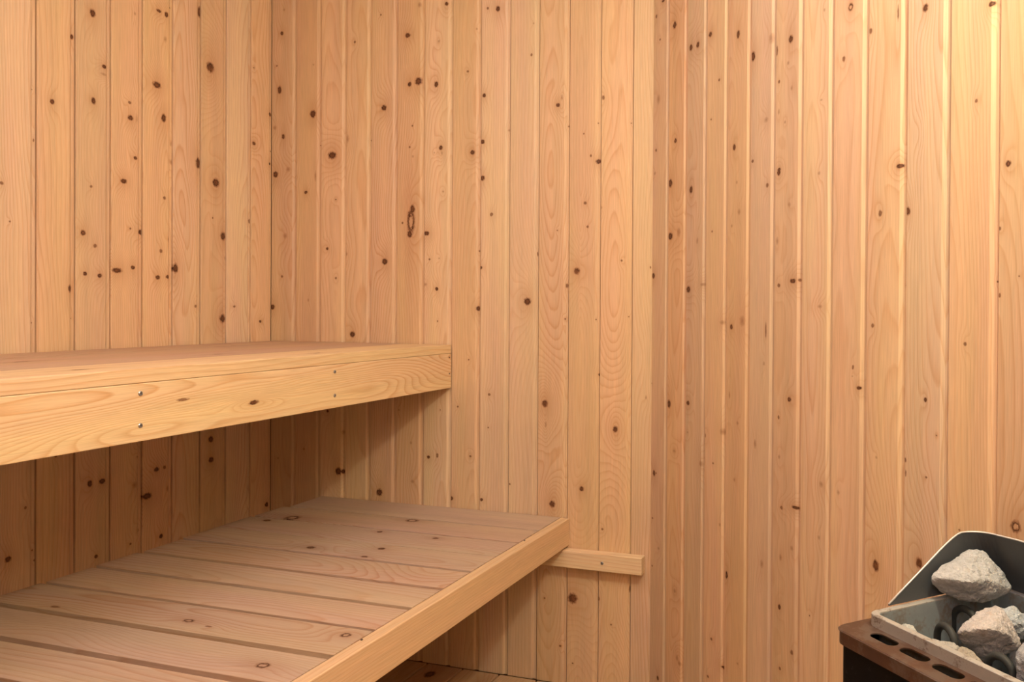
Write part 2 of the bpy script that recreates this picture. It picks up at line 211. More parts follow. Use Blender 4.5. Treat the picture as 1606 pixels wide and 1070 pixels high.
def wood(nk, rough=0.55):
    """Knotty softwood; up to nk knots are read from the board's own properties."""
    nk = 0 if nk == 0 else 4 * ((nk + 3) // 4)
    if (nk, rough) in WOODS: return WOODS[nk, rough]
    m, t = new_mat('knotty_pine')
    tc = t.node('ShaderNodeTexCoord').outputs['Object']
    u, v, w = t.sep(tc)
    seed = t.m('MULTIPLY', t.node('ShaderNodeObjectInfo').outputs['Random'], 57.0)
    ring = t.attr('ring'); cu, depth, tilt = t.sep(ring.outputs['Vector'])
    tone = t.attr('tone'); contrast, spacing, streak = t.sep(tone.outputs['Vector'])
    base = t.attr('base').outputs['Vector']
    wob = t.m('SUBTRACT', t.noise(t.comb(t.m('MULTIPLY', u, 240), t.m('MULTIPLY', v, 150), seed), 1, 2, 0.6), 0.5)
    M = H = D = 0.0; Q = 9.0
    for i in range(nk):
        a = t.attr('k%d' % i)
        g = t.node('ShaderNodeGroup'); g.node_tree = KG
        for nm, val in (('U', u), ('V', v), ('Wob', wob), ('K', a.outputs['Vector']), ('W', a.outputs['Alpha']),
                        ('M', M), ('H', H), ('D', D), ('Q', Q)):
            t.put(g.inputs[nm], val)
        M, H, D, Q = (g.outputs[k] for k in 'MHDQ')
    nlow = t.m('SUBTRACT', t.noise(t.comb(t.m('MULTIPLY', u, 5), t.m('MULTIPLY', v, 1.6), seed), 1, 1.5, 0.5), 0.5)
    nmid = t.m('SUBTRACT', t.noise(t.comb(t.m('MULTIPLY', u, 40), t.m('MULTIPLY', v, 5), seed), 1, 2, 0.5), 0.5)
    d = t.m('MULTIPLY_ADD', nlow, 0.075, t.m('MULTIPLY_ADD', tilt, v, t.m('ADD', depth, w)))
    x = t.m('SUBTRACT', u, cu)
    R = t.m('SQRT', t.m('MULTIPLY_ADD', x, x, t.m('MULTIPLY', d, d)))
    R = t.m('MULTIPLY_ADD', nmid, 0.0035, t.m('ADD', R, D) if nk else R)
    ph = t.m('DIVIDE', R, t.m('MAXIMUM', spacing, 0.001))
    fr = t.m('FRACT', ph)
    late = t.m('POWER', fr, 3.5)
    late = t.m('MULTIPLY', late, t.m('DIVIDE', t.m('SUBTRACT', 1.0, fr), 0.12, clamp=True))   # soft falling edge
    patch = t.noise(t.comb(t.m('MULTIPLY', u, 14), t.m('MULTIPLY', v, 1.3), t.m('ADD', seed, 9.0)), 1, 2, 0.5)
    late = t.m('MULTIPLY', late, t.m('MULTIPLY', contrast, t.m('MULTIPLY_ADD', patch, 1.6, 0.1)), clamp=True)
    fibre = t.m('SUBTRACT', t.noise(t.comb(t.m('MULTIPLY', u, 620), t.m('MULTIPLY', v, 14), t.m('MULTIPLY', w, 620)), 1, 2, 0.6), 0.5)
    broad = t.m('SUBTRACT', t.noise(t.comb(t.m('MULTIPLY', u, 30), t.m('MULTIPLY', v, 0.9), t.m('ADD', seed, 3.0)), 1, 2, 0.5), 0.5)
    val = t.m('MULTIPLY_ADD', fibre, 0.46, t.m('MULTIPLY_ADD', t.m('MULTIPLY', broad, streak), 1.0, 1.0))
    early = t.scale(base, val)
    # streaks lean from straw yellow to reddish pink
    early = t.mix(t.m('MULTIPLY_ADD', patch, 1.7, -0.45, clamp=True), t.mul(early, (1.0, 1.03, 0.93)), t.mul(early, (1.0, 0.93, 1.02)))
    col = t.mix(late, early, t.mul(early, (0.80, 0.60, 0.44)))
    if nk:
        col = t.mix(t.m('MULTIPLY', H, 0.42), col, t.mul(base, (0.66, 0.47, 0.34)))
        core = t.m('DIVIDE', t.m('SUBTRACT', 0.72, Q), 0.3, clamp=True)
        kcol = t.mix(t.m('MULTIPLY', core, t.m('MULTIPLY_ADD', wob, 2.2, 0.55, clamp=True)), (0.065, 0.020, 0.009), (0.23, 0.095, 0.04))
        col = t.mix(t.m('POWER', M, 0.8), col, t.mix(t.m('MULTIPLY', M, M), t.mul(base, (0.40, 0.22, 0.13)), kcol))
    finish(t, col, rough, bump=t.m('MULTIPLY_ADD', fibre, 0.5, late), bstr=0.10, bdist=0.0006, spec=0.35)
    WOODS[nk, rough] = m
    return m

def simple(name, color, rough=0.5, metal=0.0, var=0.3, scale=30.0, color2=None, thr=0.5, bstr=0.15, bdist=0.001, spec=0.5):
    m, t = new_mat(name)
    tc = t.node('ShaderNodeTexCoord').outputs['Object']
    n1 = t.noise(tc, scale, 5, 0.6); n2 = t.noise(tc, scale * 7.3, 3, 0.6)
    val = t.m('MULTIPLY_ADD', t.m('SUBTRACT', n1, 0.5), var * 2, 1.0)
    c = t.scale(color, val)
    if color2:
        f = t.m('DIVIDE', t.m('SUBTRACT', t.m('MULTIPLY_ADD', n2, 0.35, n1), thr + 0.1), 0.12, clamp=True)
        c = t.mix(f, c, color2)
    finish(t, c, rough, metal, bump=n2, bstr=bstr, bdist=bdist, spec=spec)
    return m

# ------------------------------------------------------------------ object helpers
def mesh_from(name, verts, faces, smooth=False):
    me = bpy.data.meshes.new(name)
    me.from_pydata([tuple(v) for v in verts], [], [tuple(f) for f in faces])
    bm = bmesh.new(); bm.from_mesh(me)
    bmesh.ops.recalc_face_normals(bm, faces=bm.faces[:])
    bm.to_mesh(me); bm.free()
    if smooth:
        for p in me.polygons: p.use_smooth = True
    return me

def link(name, me, mat=None, parent=None, **props):
    o = bpy.data.objects.new(name, me); COL.objects.link(o)
    if mat is not None and me is not None and not me.materials: me.materials.append(mat)
    if parent is not None: o.parent = parent
    for k, v in props.items(): o[k] = v
    return o

def tag(o, label, cat, group=None):
    o['label'] = label; o['category'] = cat
    if group: o['group'] = group
    return o

def empty(name, loc, rz=0.0):
    o = bpy.data.objects.new(name, None); COL.objects.link(o)
    o.location = loc; o.rotation_euler = (0, 0, rz); o.empty_display_size = 0.05
    bpy.context.view_layer.update()
    return o

def box(name, lo_, hi_, bevel=0.0, seg=2):
    bm = bmesh.new()
    bmesh.ops.create_cube(bm, size=1.0)
    for v in bm.verts:
        v.co = Vector([(lo_[i] + hi_[i]) / 2 + v.co[i] * (hi_[i] - lo_[i]) for i in range(3)])
    if bevel:
        bmesh.ops.bevel(bm, geom=bm.edges[:], offset=bevel, segments=seg, profile=0.5, affect='EDGES')
    me = bpy.data.meshes.new(name); bm.to_mesh(me); bm.free()
    return me

def frame(origin, X, Y, Z):
    X, Y, Z = Vector(X), Vector(Y), Vector(Z)
    return Matrix(((X.x, Y.x, Z.x, origin[0]), (X.y, Y.y, Z.y, origin[1]), (X.z, Y.z, Z.z, origin[2]), (0, 0, 0, 1)))

RND = random.Random(7)
def dress(o, width, knots=(), base=(0.70, 0.505, 0.325), contrast=0.75, spacing=None, jitter=0.07, streak=0.3, ring=None, rough=0.55):
    """Give a board its own growth rings, colour and knots."""
    ks = sorted(knots, key=lambda k: -k[2])[:24]
    if ring is None:
        ring = (width * RND.uniform(-0.3, 1.3), RND.uniform(0.03, 0.075) * RND.choice((1, 1, -1)), RND.uniform(0.008, 0.03) * RND.choice((1, -1)))
    o['ring'] = ring
    o['tone'] = (contrast * RND.uniform(0.6, 1.25), spacing or RND.uniform(0.0042, 0.0085), streak)
    a = 1 + RND.uniform(-jitter, jitter); b = RND.uniform(-jitter, jitter) * 0.6
    o['base'] = (base[0] * a, base[1] * a * (1 - b), base[2] * a * (1 - 2.5 * b))
    for i, k in enumerate(ks): o['k%d' % i] = tuple(float(c) for c in k)
    mt = wood(len(ks), rough)
    if not o.data.materials: o.data.materials.append(None)
    o.material_slots[0].link = 'OBJECT'
    o.material_slots[0].material = mt

# tongue and groove panel board: face, chamfer on its right edge, recessed tongue, dark gap
def panel_mesh(W, L, plain=False):
    T = 0.014
    prof = [(0.0007, -T), (0.0007, -0.0022), (0.0011, -0.0009), (0.0022, 0.0), (W, 0.0), (W, -T)] if plain else [(0.0007, -T), (0.0007, -0.0022), (0.0011, -0.0009), (0.0022, 0.0), (W - 0.0150, 0.0), (W - 0.0144, -0.0003),
            (W - 0.0090, -0.0040), (W - 0.0013, -0.0045), (W - 0.0013, -T)]
    n = len(prof)
    vs = [(p[0], 0, p[1]) for p in prof] + [(p[0], L, p[1]) for p in prof]
    fs = [(i, i + 1, n + i + 1, n + i) for i in range(n - 1)] + [(n - 1, 0, n, 2 * n - 1), tuple(range(n)), tuple(range(2 * n - 1, n - 1, -1))]
    return mesh_from('plank', vs, fs)

H_ROOM = 2.12
def panel_wall(parent, joints, knots, origin, X, N, base, plain_last=False, start=0.0):
    M = frame(origin, X, (0, 0, 1), N)
    for i in range(len(joints) - 1):
        a = joints[i] + (start if i == 0 else 0)
        W = joints[i + 1] - a
        o = link('plank', panel_mesh(W, H_ROOM, plain_last and i == len(joints) - 2), None, parent)
        o.matrix_world = M @ Matrix.Translation((a, 0, 0))
        dress(o, W, knots.get(i, ()), base)

# ------------------------------------------------------------------ the setting
m_back = simple('dark_backing', (0.24, 0.13, 0.07), 0.9)
def backing(name, mat=m_back): return mat

wl = link('wall_left', box('wall_left', (-0.05, -2.72, -0.03), (-0.0145, 0.05, H_ROOM + 0.02)), m_back, kind='structure')
wb = link('wall_back', box('wall_back', (-0.05, 0.0145, -0.03), (C2X + 0.02, 0.05, H_ROOM + 0.02)), m_back, kind='structure')
RL = RIGHT_JOINTS[-1] + 0.02
wr_me = box('wall_right', (0, 0.0145, -0.03), (RL, 0.05, H_ROOM + 0.02))
wr = link('wall_right', wr_me, m_back, kind='structure')
# local frame of the slanted wall: x along it from the corner, y out of the room, z up
MR = frame((C2X, 0, 0), (Q2, -Q2, 0), (Q2, Q2, 0), (0, 0, 1))
wr.matrix_world = MR
bpy.context.view_layer.update()

BASE = (0.70, 0.508, 0.34)
LK = {k: v for k, v in LEFT_KNOTS.items()}
panel_wall(wl, LEFT_JOINTS, LK, (0, 0, 0), (0, 1, 0), (1, 0, 0), (0.72, 0.53, 0.365))
panel_wall(wb, BACK_JOINTS, BACK_KNOTS, (0, 0, 0), (1, 0, 0), (0, -1, 0), BASE, plain_last=True, start=-0.0055)
panel_wall(wr, RIGHT_JOINTS, RIGHT_KNOTS, (C2X, 0, 0), (Q2, -Q2, 0), (-Q2, -Q2, 0), BASE, start=-0.004)

ex, ey = C2X + Q2 * RL, -Q2 * RL
m_plain = wood(0)
def shell(name, lo_, hi_, width=1.0):
    o = link(name, box(name, lo_, hi_), None, kind='structure')
    dress(o, width, (), BASE, contrast=0.2)
    return o
shell('wall_side', (ex - 0.01, -2.78, 0), (ex + 0.04, ey + 0.02, H_ROOM))
shell('wall_front', (-0.05, -2.80, 0), (ex + 0.04, -2.74, H_ROOM))
shell('ceiling', (-0.05, -2.80, H_ROOM), (ex + 0.04, 0.05, H_ROOM + 0.04))
fl = link('floor', box('floor', (-0.05, -2.80, -0.06), (ex + 0.04, 0.05, -0.024)), simple('dark_floor', (0.05, 0.03, 0.02), 0.9), kind='structure')

# floor planks run from the back wall towards the camera; joints every 113 mm
FB = frame((0, 0, 0), (-1, 0, 0), (0, -1, 0), (0, 0, 1))
xs = [0.899 + 0.1145 * k for k in range(-7, 13)]
for i in range(len(xs) - 1):
    a, b = xs[i], xs[i + 1]
    y0 = -0.002 if a < C2X - 0.1 else -(b - C2X) - 0.02
    if b < C2X: y0 = -0.003
    elif a < C2X: y0 = -(b - C2X) - 0.004
    L = 2.70 + y0
    o = link('floor_plank', box('floor_plank', (0.0022, 0, -0.022), (b - a - 0.0022, L, 0.0), 0.0015, 1), None, fl)
    o.matrix_world = frame((b, y0, 0), (-1, 0, 0), (0, -1, 0), (0, 0, 1))
    kn = {8: [(0.05, 0.09, 0.006, 101.6)], 5: [(0.03, 0.08, 0.012, 101.5)], 4: [(0.07, 0.06, 0.014, 101.3)]}.get(i, ())
    dress(o, b - a, kn, (0.58, 0.40, 0.27))

# ------------------------------------------------------------------ screws
m_screw = simple('screw_steel', (0.42, 0.43, 0.46), 0.35, 0.9, 0.1)
m_screwd = simple('screw_dark', (0.12, 0.09, 0.08), 0.5, 0.6, 0.1)
def screw_mesh(r=0.0042):
    vs, fs = [], []
    n = 14
    for j, (rr, z) in enumerate(((r, -0.0002), (r, 0.0006), (r * 0.8, 0.0012), (r * 0.42, 0.0012), (r * 0.30, -0.0002))):
        for i in range(n):
            a = 2 * math.pi * i / n
            k = 1.0 if j < 3 else (1.25 if i % 3 == 0 else 0.75)
            vs.append((rr * k * math.cos(a), rr * k * math.sin(a), z))
    for j in range(4):
        for i in range(n):
            fs.append((j * n + i, j * n + (i + 1) % n, (j + 1) * n + (i + 1) % n, (j + 1) * n + i))
    fs.append(tuple(4 * n + i for i in range(n)))
    return mesh_from('screw', vs, fs)
SCREW = screw_mesh(); SCREW.materials.append(m_screw)
SMALL = screw_mesh(0.0022); SMALL.materials.append(m_screwd)

# ------------------------------------------------------------------ upper bench
UX, UZ = 0.629, 0.921
ub = empty('upper_bench', (0.315, -1.35, 0.797))
tag(ub, 'high pine bench along the left wall with a deep knotty front board', 'bench')
UL = 2.70
edges = [0.006, 0.115, 0.232, 0.348, 0.476, 0.629]
for i in range(5):
    a, b = edges[i], edges[i + 1]
    o = link('slat', box('slat', (0.0012, 0, -0.0245), (b - a - 0.0012 if i < 4 else b - a, UL, 0.0), 0.0016, 2), None, ub)
    o.matrix_world = frame((b, -0.004, UZ), (-1, 0, 0), (0, -1, 0), (0, 0, 1))
    kn = {4: [(0.07, 1.05, 0.006, 102.5), (0.05, 0.5, 0.004, 102.5)], 3: [(0.05, 1.2, 0.005, 102.5), (0.06, 0.62, 0.005, 102.5)], 2: [(0.06, 0.95, 0.006, 102.5)]}.get(i, ())
    dress(o, b - a, kn, (0.56, 0.395, 0.29), contrast=1.1, jitter=0.04)
    if i == 4: o['base'] = (0.75, 0.57, 0.36)
ap = link('front_board', box('front_board', (0, 0, -0.028), (0.098, UL, 0.0), 0.0014, 2), None, ub)
ap.matrix_world = frame((UX - 0.0005, -0.004, 0.798), (0, 0, 1), (0, -1, 0), (1, 0, 0))
bpy.context.view_layer.update()
dress(ap, 0.1, APRON_KNOTS[0], (0.76, 0.58, 0.37), contrast=1.7, spacing=0.0055, jitter=0.0, streak=0.2, ring=(0.075, 0.022, 0.010))
for y, z, me in ((-1.001, 0.879, SCREW), (-1.001, 0.825, SCREW), (-0.506, 0.880, SCREW), (-0.506, 0.826, SCREW),
                 (-1.5, 0.880, SCREW), (-1.5, 0.826, SCREW), (-0.015, 0.885, SMALL), (-0.015, 0.839, SMALL)):
    s = link('screw', me, None, ap); s.matrix_world = frame((UX - 0.0002, y, z), (0, 1, 0), (0, 0, 1), (1, 0, 0))
for y in (-0.52, -1.02, -1.52, -2.1):
    o = link('cross_batten', box('cross_batten', (0, 0, 0), (0.045, 0.60, 0.045), 0.001, 1), None, ub)
    o.matrix_world = frame((0.0, y + 0.02, 0.8505), (0, -1, 0), (1, 0, 0), (0, 0, 1))
    dress(o, 0.045, (), BASE, 0.4)

# ------------------------------------------------------------------ lower bench
LZ, LX0, LX1 = 0.4555, 0.172, 0.967
lb = empty('lower_bench', (0.58, -1.1, 0.376))
tag(lb, 'low wide pine bench of cross slats below the high bench', 'bench')
RS = random.Random(3)
LKN = SLAT_KNOTS
GR = [.008, .009, .003, .010, .013, .013, .009, .015, .016] + [0.015] * 12
for i in range(len(SLAT_JOINTS) - 1):
    a, b = SLAT_JOINTS[i], SLAT_JOINTS[i + 1]
    g0 = 0.003 if i == 0 else GR[i - 1]; g1 = GR[i]
    x0 = LX0 + RS.uniform(-0.004, 0.004) + (0.02 if i == 0 else 0)
    W, L = b - a, LX1 - x0 - 0.0006
    pr = [(g0 / 2, -0.021), (g0 / 2, -0.0012), (g0 / 2 + 0.0012, 0.0), (W - g1 / 2 - 0.0006, 0.0), (W - g1 / 2, -0.0006),
          (W - g1 / 2, -0.0110), (W + g1 / 2 - 0.0006, -0.0110), (W + g1 / 2 - 0.0006, -0.021)]
    n = len(pr)
    me = mesh_from('slat', [(p[0], 0, p[1]) for p in pr] + [(p[0], L, p[1]) for p in pr],
                   [(k, (k + 1) % n, n + (k + 1) % n, n + k) for k in range(n)] + [tuple(range(n)), tuple(range(2 * n - 1, n - 1, -1))])
    o = link('slat', me, None, lb)
    o.matrix_world = frame((x0, -a, LZ + RS.uniform(-0.0004, 0.0004)), (0, -1, 0), (1, 0, 0), (0, 0, 1))
    dress(o, b - a, LKN.get(i, ()), (0.54, 0.405, 0.315), contrast=1.1, jitter=0.05, spacing=RS.uniform(0.005, 0.009), rough=0.62)
LL = 2.06
fb = link('front_board', box('front_board', (0, 0, -0.026), (0.0735, LL, 0.0), 0.0025, 3), None, lb)
fb.matrix_world = frame((0.993, -0.002, 0.3815), (0, 0, 1), (0, -1, 0), (1, 0, 0))
bpy.context.view_layer.update()
dress(fb, 0.075, (), (0.74, 0.54, 0.34), contrast=0.7, spacing=0.006, jitter=0.0, ring=(0.16, 0.03, 0.02))
for y in (-0.236, -0.87):
    s = link('nail', SMALL, None, fb); s.matrix_world = frame((0.972, y, LZ + 0.0001), (1, 0, 0), (0, 1, 0), (0, 0, 1))
for x in (0.22, 0.86):
    o = link('rail', box('rail', (0, 0, 0), (0.045, LL - 0.04, 0.057), 0.001, 1), None, lb)
    o.matrix_world = frame((x, -0.034, 0.3770), (0, 0, 0) if False else (1, 0, 0), (0, -1, 0), (0, 0, -1)) @ Matrix.Translation((0, 0, -0.057))
    dress(o, 0.045, (), BASE, 0.4)

# ------------------------------------------------------------------ batten on the back wall that carries the low bench
bt = empty('wall_batten', (0.70, -0.0155, 0.328))
tag(bt, 'short pine batten screwed to the back wall under the low bench', 'batten')
o = link('batten', box('batten', (0, 0, -0.0295), (0.0465, 0.99, 0.0), 0.0022, 2), None, bt)
o.matrix_world = frame((0.219, -0.0300, 0.3285), (0, 0, -1), (1, 0, 0), (0, -1, 0)) @ Matrix.Translation((-0.0465, 0, 0))
dress(o, 0.0465, (), (0.77, 0.59, 0.40), contrast=1.1, spacing=0.0085, jitter=0.0, ring=(0.10, 0.03, 0.01))
bpy.context.view_layer.update()
s = link('screw', SCREW, None, o); s.matrix_world = frame((1.099, -0.0302, 0.351), (1, 0, 0), (0, 0, 1), (0, -1, 0))
# ------------------------------------------------------------------ sauna heater
# frame of the slanted wall: s runs along it from the corner, n is the distance into the room
S0, N0 = 1.336, 0.19
HX, HY = C2X + Q2 * (S0 - N0), -Q2 * (S0 + N0)
ht = empty('sauna_heater', (HX, HY, 0.0), -math.pi / 4)
tag(ht, 'sauna heater with a rusty brown slotted top full of grey stones', 'heater')
MH = ht.matrix_world.copy()
def P(s, n, z): return (s - S0, -(n - N0), z)          # heater-local point

m_brown = simple('rusted_enamel', (0.088, 0.045, 0.030), 0.52, 0.2, 0.28, 28, (0.115, 0.08, 0.065), 0.56, 0.2, 0.0006)
m_rim = simple('worn_rim_steel', (0.40, 0.39, 0.375), 0.5, 0.2, 0.22, 60, (0.20, 0.165, 0.14), 0.64, 0.2, 0.0006)
m_tray = simple('heat_blued_steel', (0.30, 0.35, 0.39), 0.5, 0.25, 0.3, 26, (0.26, 0.25, 0.23), 0.58, 0.15, 0.0008)
m_guard = simple('dark_grey_steel', (0.085, 0.096, 0.11), 0.5, 0.2, 0.22, 22, (0.085, 0.09, 0.10), 0.6, 0.1, 0.0005)
m_black = simple('speckled_black_enamel', (0.005, 0.005, 0.006), 0.55, 0.0, 0.4, 90, (0.05, 0.05, 0.05), 0.74, 0.2, 0.0006, spec=0.12)
m_tube = simple('scorched_element', (0.035, 0.038, 0.038), 0.65, 0.1, 0.3, 60, (0.07, 0.068, 0.065), 0.66, 0.3, 0.0008)
m_edge = simple('bare_edge_steel', (0.72, 0.71, 0.70), 0.4, 0.3, 0.1)

def rrect(s0, s1, n0, n1, r, seg=6):
    pts = []
    for (cs, cn, a0) in ((s1 - r, n1 - r, 0), (s0 + r, n1 - r, 90), (s0 + r, n0 + r, 180), (s1 - r, n0 + r, 270)):
        for k in range(seg + 1):
            a = math.radians(a0 + 90 * k / seg)
            pts.append((cs + r * math.cos(a), cn + r * math.sin(a)))
    return pts

def loops_mesh(name, loops, closed=True, smooth=False):
    """Skin a list of equal-length closed loops of (s, n, z)."""
    n = len(loops[0]); vs = [P(*p) for lp in loops for p in lp]; fs = []
    m = len(loops)
    for j in range(m if closed else m - 1):
        a, b = j * n, ((j + 1) % m) * n
        for i in range(n): fs.append((a + i, a + (i + 1) % n, b + (i + 1) % n, b + i))
    return mesh_from(name, vs, fs, smooth)

def ring_loop(s0, s1, n0, n1, r, z): return [(a, b, z) for a, b in rrect(s0, s1, n0, n1, r)]

# body: black sheet casing, open at the top
BS0, BS1, BN0, BN1 = 1.131, 1.541, 0.035, 0.3405
link('body', loops_mesh('body', [ring_loop(BS0, BS1, BN0, BN1, 0.012, 0.06), ring_loop(BS0, BS1, BN0, BN1, 0.012, 0.6385),
                                 ring_loop(BS0 + .002, BS1 - .002, BN0 + .002, BN1 - .002, 0.01, 0.6385), ring_loop(BS0 + .002, BS1 - .002, BN0 + .002, BN1 - .002, 0.01, 0.06)]), m_black, ht)
link('base_plate', box('base_plate', P(BS0 + .004, BN1 - .004, 0.055), P(BS1 - .004, BN0 + .004, 0.065)), m_black, ht)
for s in (BS0 + .03, BS1 - .03):
    for n in (BN0 + .03, BN1 - .03):
        x, y, _ = P(s, n, 0)
        link('foot', box('foot', (x - .012, y - .012, 0.0), (x + .012, y + .012, 0.058), 0.002, 1), m_black, ht)

# slotted top cover with a turned-down skirt
TZ = 0.640
cu = bpy.data.curves.new('top_cover', 'CURVE'); cu.dimensions = '2D'; cu.fill_mode = 'BOTH'; cu.extrude = 0.0008
def spline(pts):
    sp = cu.splines.new('POLY'); sp.points.add(len(pts) - 1)
    for i, (s, n) in enumerate(pts):
        x, y, _ = P(s, n, 0); sp.points[i].co = (x, y, 0, 1)
    sp.use_cyclic_u = True
CO = (1.1265, 1.5455, 0.032, 0.345)
spline(rrect(*CO, 0.016, 6))
spline(rrect(1.141, 1.531, 0.075, 0.2985, 0.012, 6))
for k in range(7):
    c = 1.184 + 0.0475 * k
    if c < 1.52: spline(rrect(c - 0.0195, c + 0.0195, 0.3095, 0.3270, 0.0086, 6))
tmp = bpy.data.objects.new('top_cover', cu); COL.objects.link(tmp)
bpy.context.view_layer.update()
me = bpy.data.meshes.new_from_object(tmp.evaluated_get(bpy.context.evaluated_depsgraph_get()))
bpy.data.objects.remove(tmp); bpy.data.curves.remove(cu)
me.name = 'top_cover'; me.materials.clear()
me.transform(Matrix.Translation((0, 0, TZ)))
cover = link('top_cover', me, m_brown, ht)
lp = []
for off, z in ((0.0, TZ + 0.0006), (-0.0012, TZ - 0.0004), (0.0, TZ - 0.003), (0.0, TZ - 0.0165), (0.0018, TZ - 0.0165), (0.0018, TZ - 0.0012)):
    lp.append(ring_loop(CO[0] + off if off > 0 else CO[0] + off, CO[1] - off, CO[2] + off, CO[3] - off, 0.016 - max(off, 0), z))
link('cover_skirt', loops_mesh('cover_skirt', lp), m_brown, cover)

# stone basket: rim strip, riser and inner walls
RZ = 0.655
RO = (1.137, 1.535, 0.071, 0.3025)
def rl(i, z, r=0.014): return ring_loop(RO[0] + i, RO[1] - i, RO[2] + i, RO[3] - i, max(r - i * 0.6, 0.003), z)
link('basket_rim', loops_mesh('basket_rim', [rl(0, 0.6405), rl(0, RZ - 0.0008), rl(0.0008, RZ), rl(0.0078, RZ), rl(0.0086, RZ - 0.0008), rl(0.0086, RZ - 0.004), rl(0.0012, RZ - 0.004), rl(0.0012, 0.6405)]), m_rim, ht)
basket = link('stone_basket', loops_mesh('stone_basket', [rl(0.0088, RZ - 0.002), rl(0.0088, 0.42), rl(0.0078, 0.42), rl(0.0078, RZ - 0.002)]), m_tray, ht)
link('basket_floor', box('basket_floor', P(RO[0] + .012, RO[3] - .012, 0.418), P(RO[1] - .012, RO[2] + .012, 0.424)), m_tray, basket)

# heat guard: bent sheet with a wing that slopes down along the left side
def guard_path():
    pts = [(1.1355, 0.264, 1.1355, 0.264, 0.6575), (1.1355, 0.232, 1.135, 0.232, 0.677), (1.1355, 0.198, 1.135, 0.198, 0.6985),
           (1.1355, 0.175, 1.135, 0.176, 0.7128), (1.1355, 0.160, 1.135, 0.162, 0.7210), (1.1355, 0.150, 1.135, 0.151, 0.7268), (1.1355, 0.140, 1.135, 0.142, 0.7305)]
    for k in range(9):
        a = math.radians(10 * k + 5)
        bs, bn = 1.1355 + 0.026 * (1 - math.cos(a)), 0.099 - 0.026 * math.sin(a)
        ts, tn = 1.135 + 0.030 * (1 - math.cos(a)), 0.138 - 0.030 * math.sin(a)
        pts.append((bs, bn, ts, tn, 0.7320 + 0.0015 * k / 8))
    for s in (1.20, 1.26, 1.336): pts.append((s, 0.0725, s, 0.108, 0.7350))
    right = [(2 * 1.336 - a, b, 2 * 1.336 - c, d, z) for a, b, c, d, z in pts[:-1]]
    return pts + right[::-1]
gp = guard_path()
def guard_mesh(name, z_lo, z_hi, thick):
    """sheet between two fractions of its height"""
    rows = []
    T0, T1 = 0.0, thick
    n = len(gp); inner, outer = [], []
    for i, (bs, bn, ts, tn, zt) in enumerate(gp):
        j0, j1 = max(i - 1, 0), min(i + 1, n - 1)
        d = Vector((gp[j1][0] - gp[j0][0], gp[j1][1] - gp[j0][1])); d.normalize()
        nx, nn = -d.y, d.x
        col_i, col_o = [], []
        for f in (z_lo, z_hi):
            s = bs + (ts - bs) * f; m_ = bn + (tn - bn) * f; z = 0.6555 + (zt - 0.6555) * f
            col_i.append((s, m_, z)); col_o.append((s - nx * thick, m_ - nn * thick, z))
        inner.append(col_i); outer.append(col_o)
    vs = []; fs = []
    for i in range(n): vs += [P(*inner[i][0]), P(*inner[i][1]), P(*outer[i][1]), P(*outer[i][0])]
    for i in range(n - 1):
        a, b = 4 * i, 4 * (i + 1)
        for k in range(4): fs.append((a + k, a + (k + 1) % 4, b + (k + 1) % 4, b + k))
    fs += [(0, 1, 2, 3), (4 * n - 4, 4 * n - 1, 4 * n - 2, 4 * n - 3)]
    return mesh_from(name, vs, fs)
gd = link('heat_guard', guard_mesh('heat_guard', 0.0, 1.0, 0.0012), m_guard, ht)
# thin bright edge where the sheet was cut
def sweep(name, pts, r, n=10, closed=False):
    pts = [Vector(p) for p in pts]; vs = []; fs = []
    prev = None
    for i, p in enumerate(pts):
        d = (pts[min(i + 1, len(pts) - 1)] - pts[max(i - 1, 0)]).normalized()
        if prev is None:
            a = Vector((0, 0, 1)) if abs(d.z) < 0.9 else Vector((1, 0, 0))
            x = d.cross(a).normalized()
        else: x = (prev - d * prev.dot(d)).normalized()
        prev = x; y = d.cross(x)
        for k in range(n):
            t = 2 * math.pi * k / n
            vs.append(p + x * r * math.cos(t) + y * r * math.sin(t))
    for i in range(len(pts) - 1):
        for k in range(n): fs.append((i * n + k, i * n + (k + 1) % n, (i + 1) * n + (k + 1) % n, (i + 1) * n + k))
    fs += [tuple(range(n)), tuple(range((len(pts) - 1) * n, len(pts) * n))]
    return mesh_from(name, vs, fs, True)
link('guard_edge', sweep('guard_edge', [P(ts - 0.0005, tn, zt + 0.0002) for bs, bn, ts, tn, zt in gp], 0.0011, 8), m_edge, gd)

# tubular elements: upright loops between the stones
def arch(s0, s1, n0, n1, ztop, zbot, steps=12):
    c = ((s0 + s1) / 2, (n0 + n1) / 2); h = math.hypot(s1 - s0, n1 - n0) / 2
    pts = [(s0, n0, zbot), (s0, n0, (zbot + ztop - h) / 2)]
    for k in range(steps + 1):
        a = math.pi * (1 - k / steps)
        f = math.cos(a)
        pts.append((c[0] + (s1 - s0) / 2 * f, c[1] + (n1 - n0) / 2 * f, ztop - h + h * math.sin(a)))
    pts += [(s1, n1, (zbot + ztop - h) / 2), (s1, n1, zbot)]
    return [P(*p) for p in pts]
for (a, b, c, d, zt) in ((1.188, 1.222, 0.236, 0.244, 0.6535), (1.144, 1.184, 0.160, 0.160, 0.6475), (1.2585, 1.293, 0.232, 0.232, 0.6425),
                         (1.33, 1.366, 0.235, 0.235, 0.648), (1.25, 1.286, 0.145, 0.145, 0.640), (1.37, 1.406, 0.145, 0.145, 0.645)):
    link('heating_element', sweep('heating_element', arch(a, b, c, d, zt - 0.004, 0.43), 0.0045), m_tube, ht)

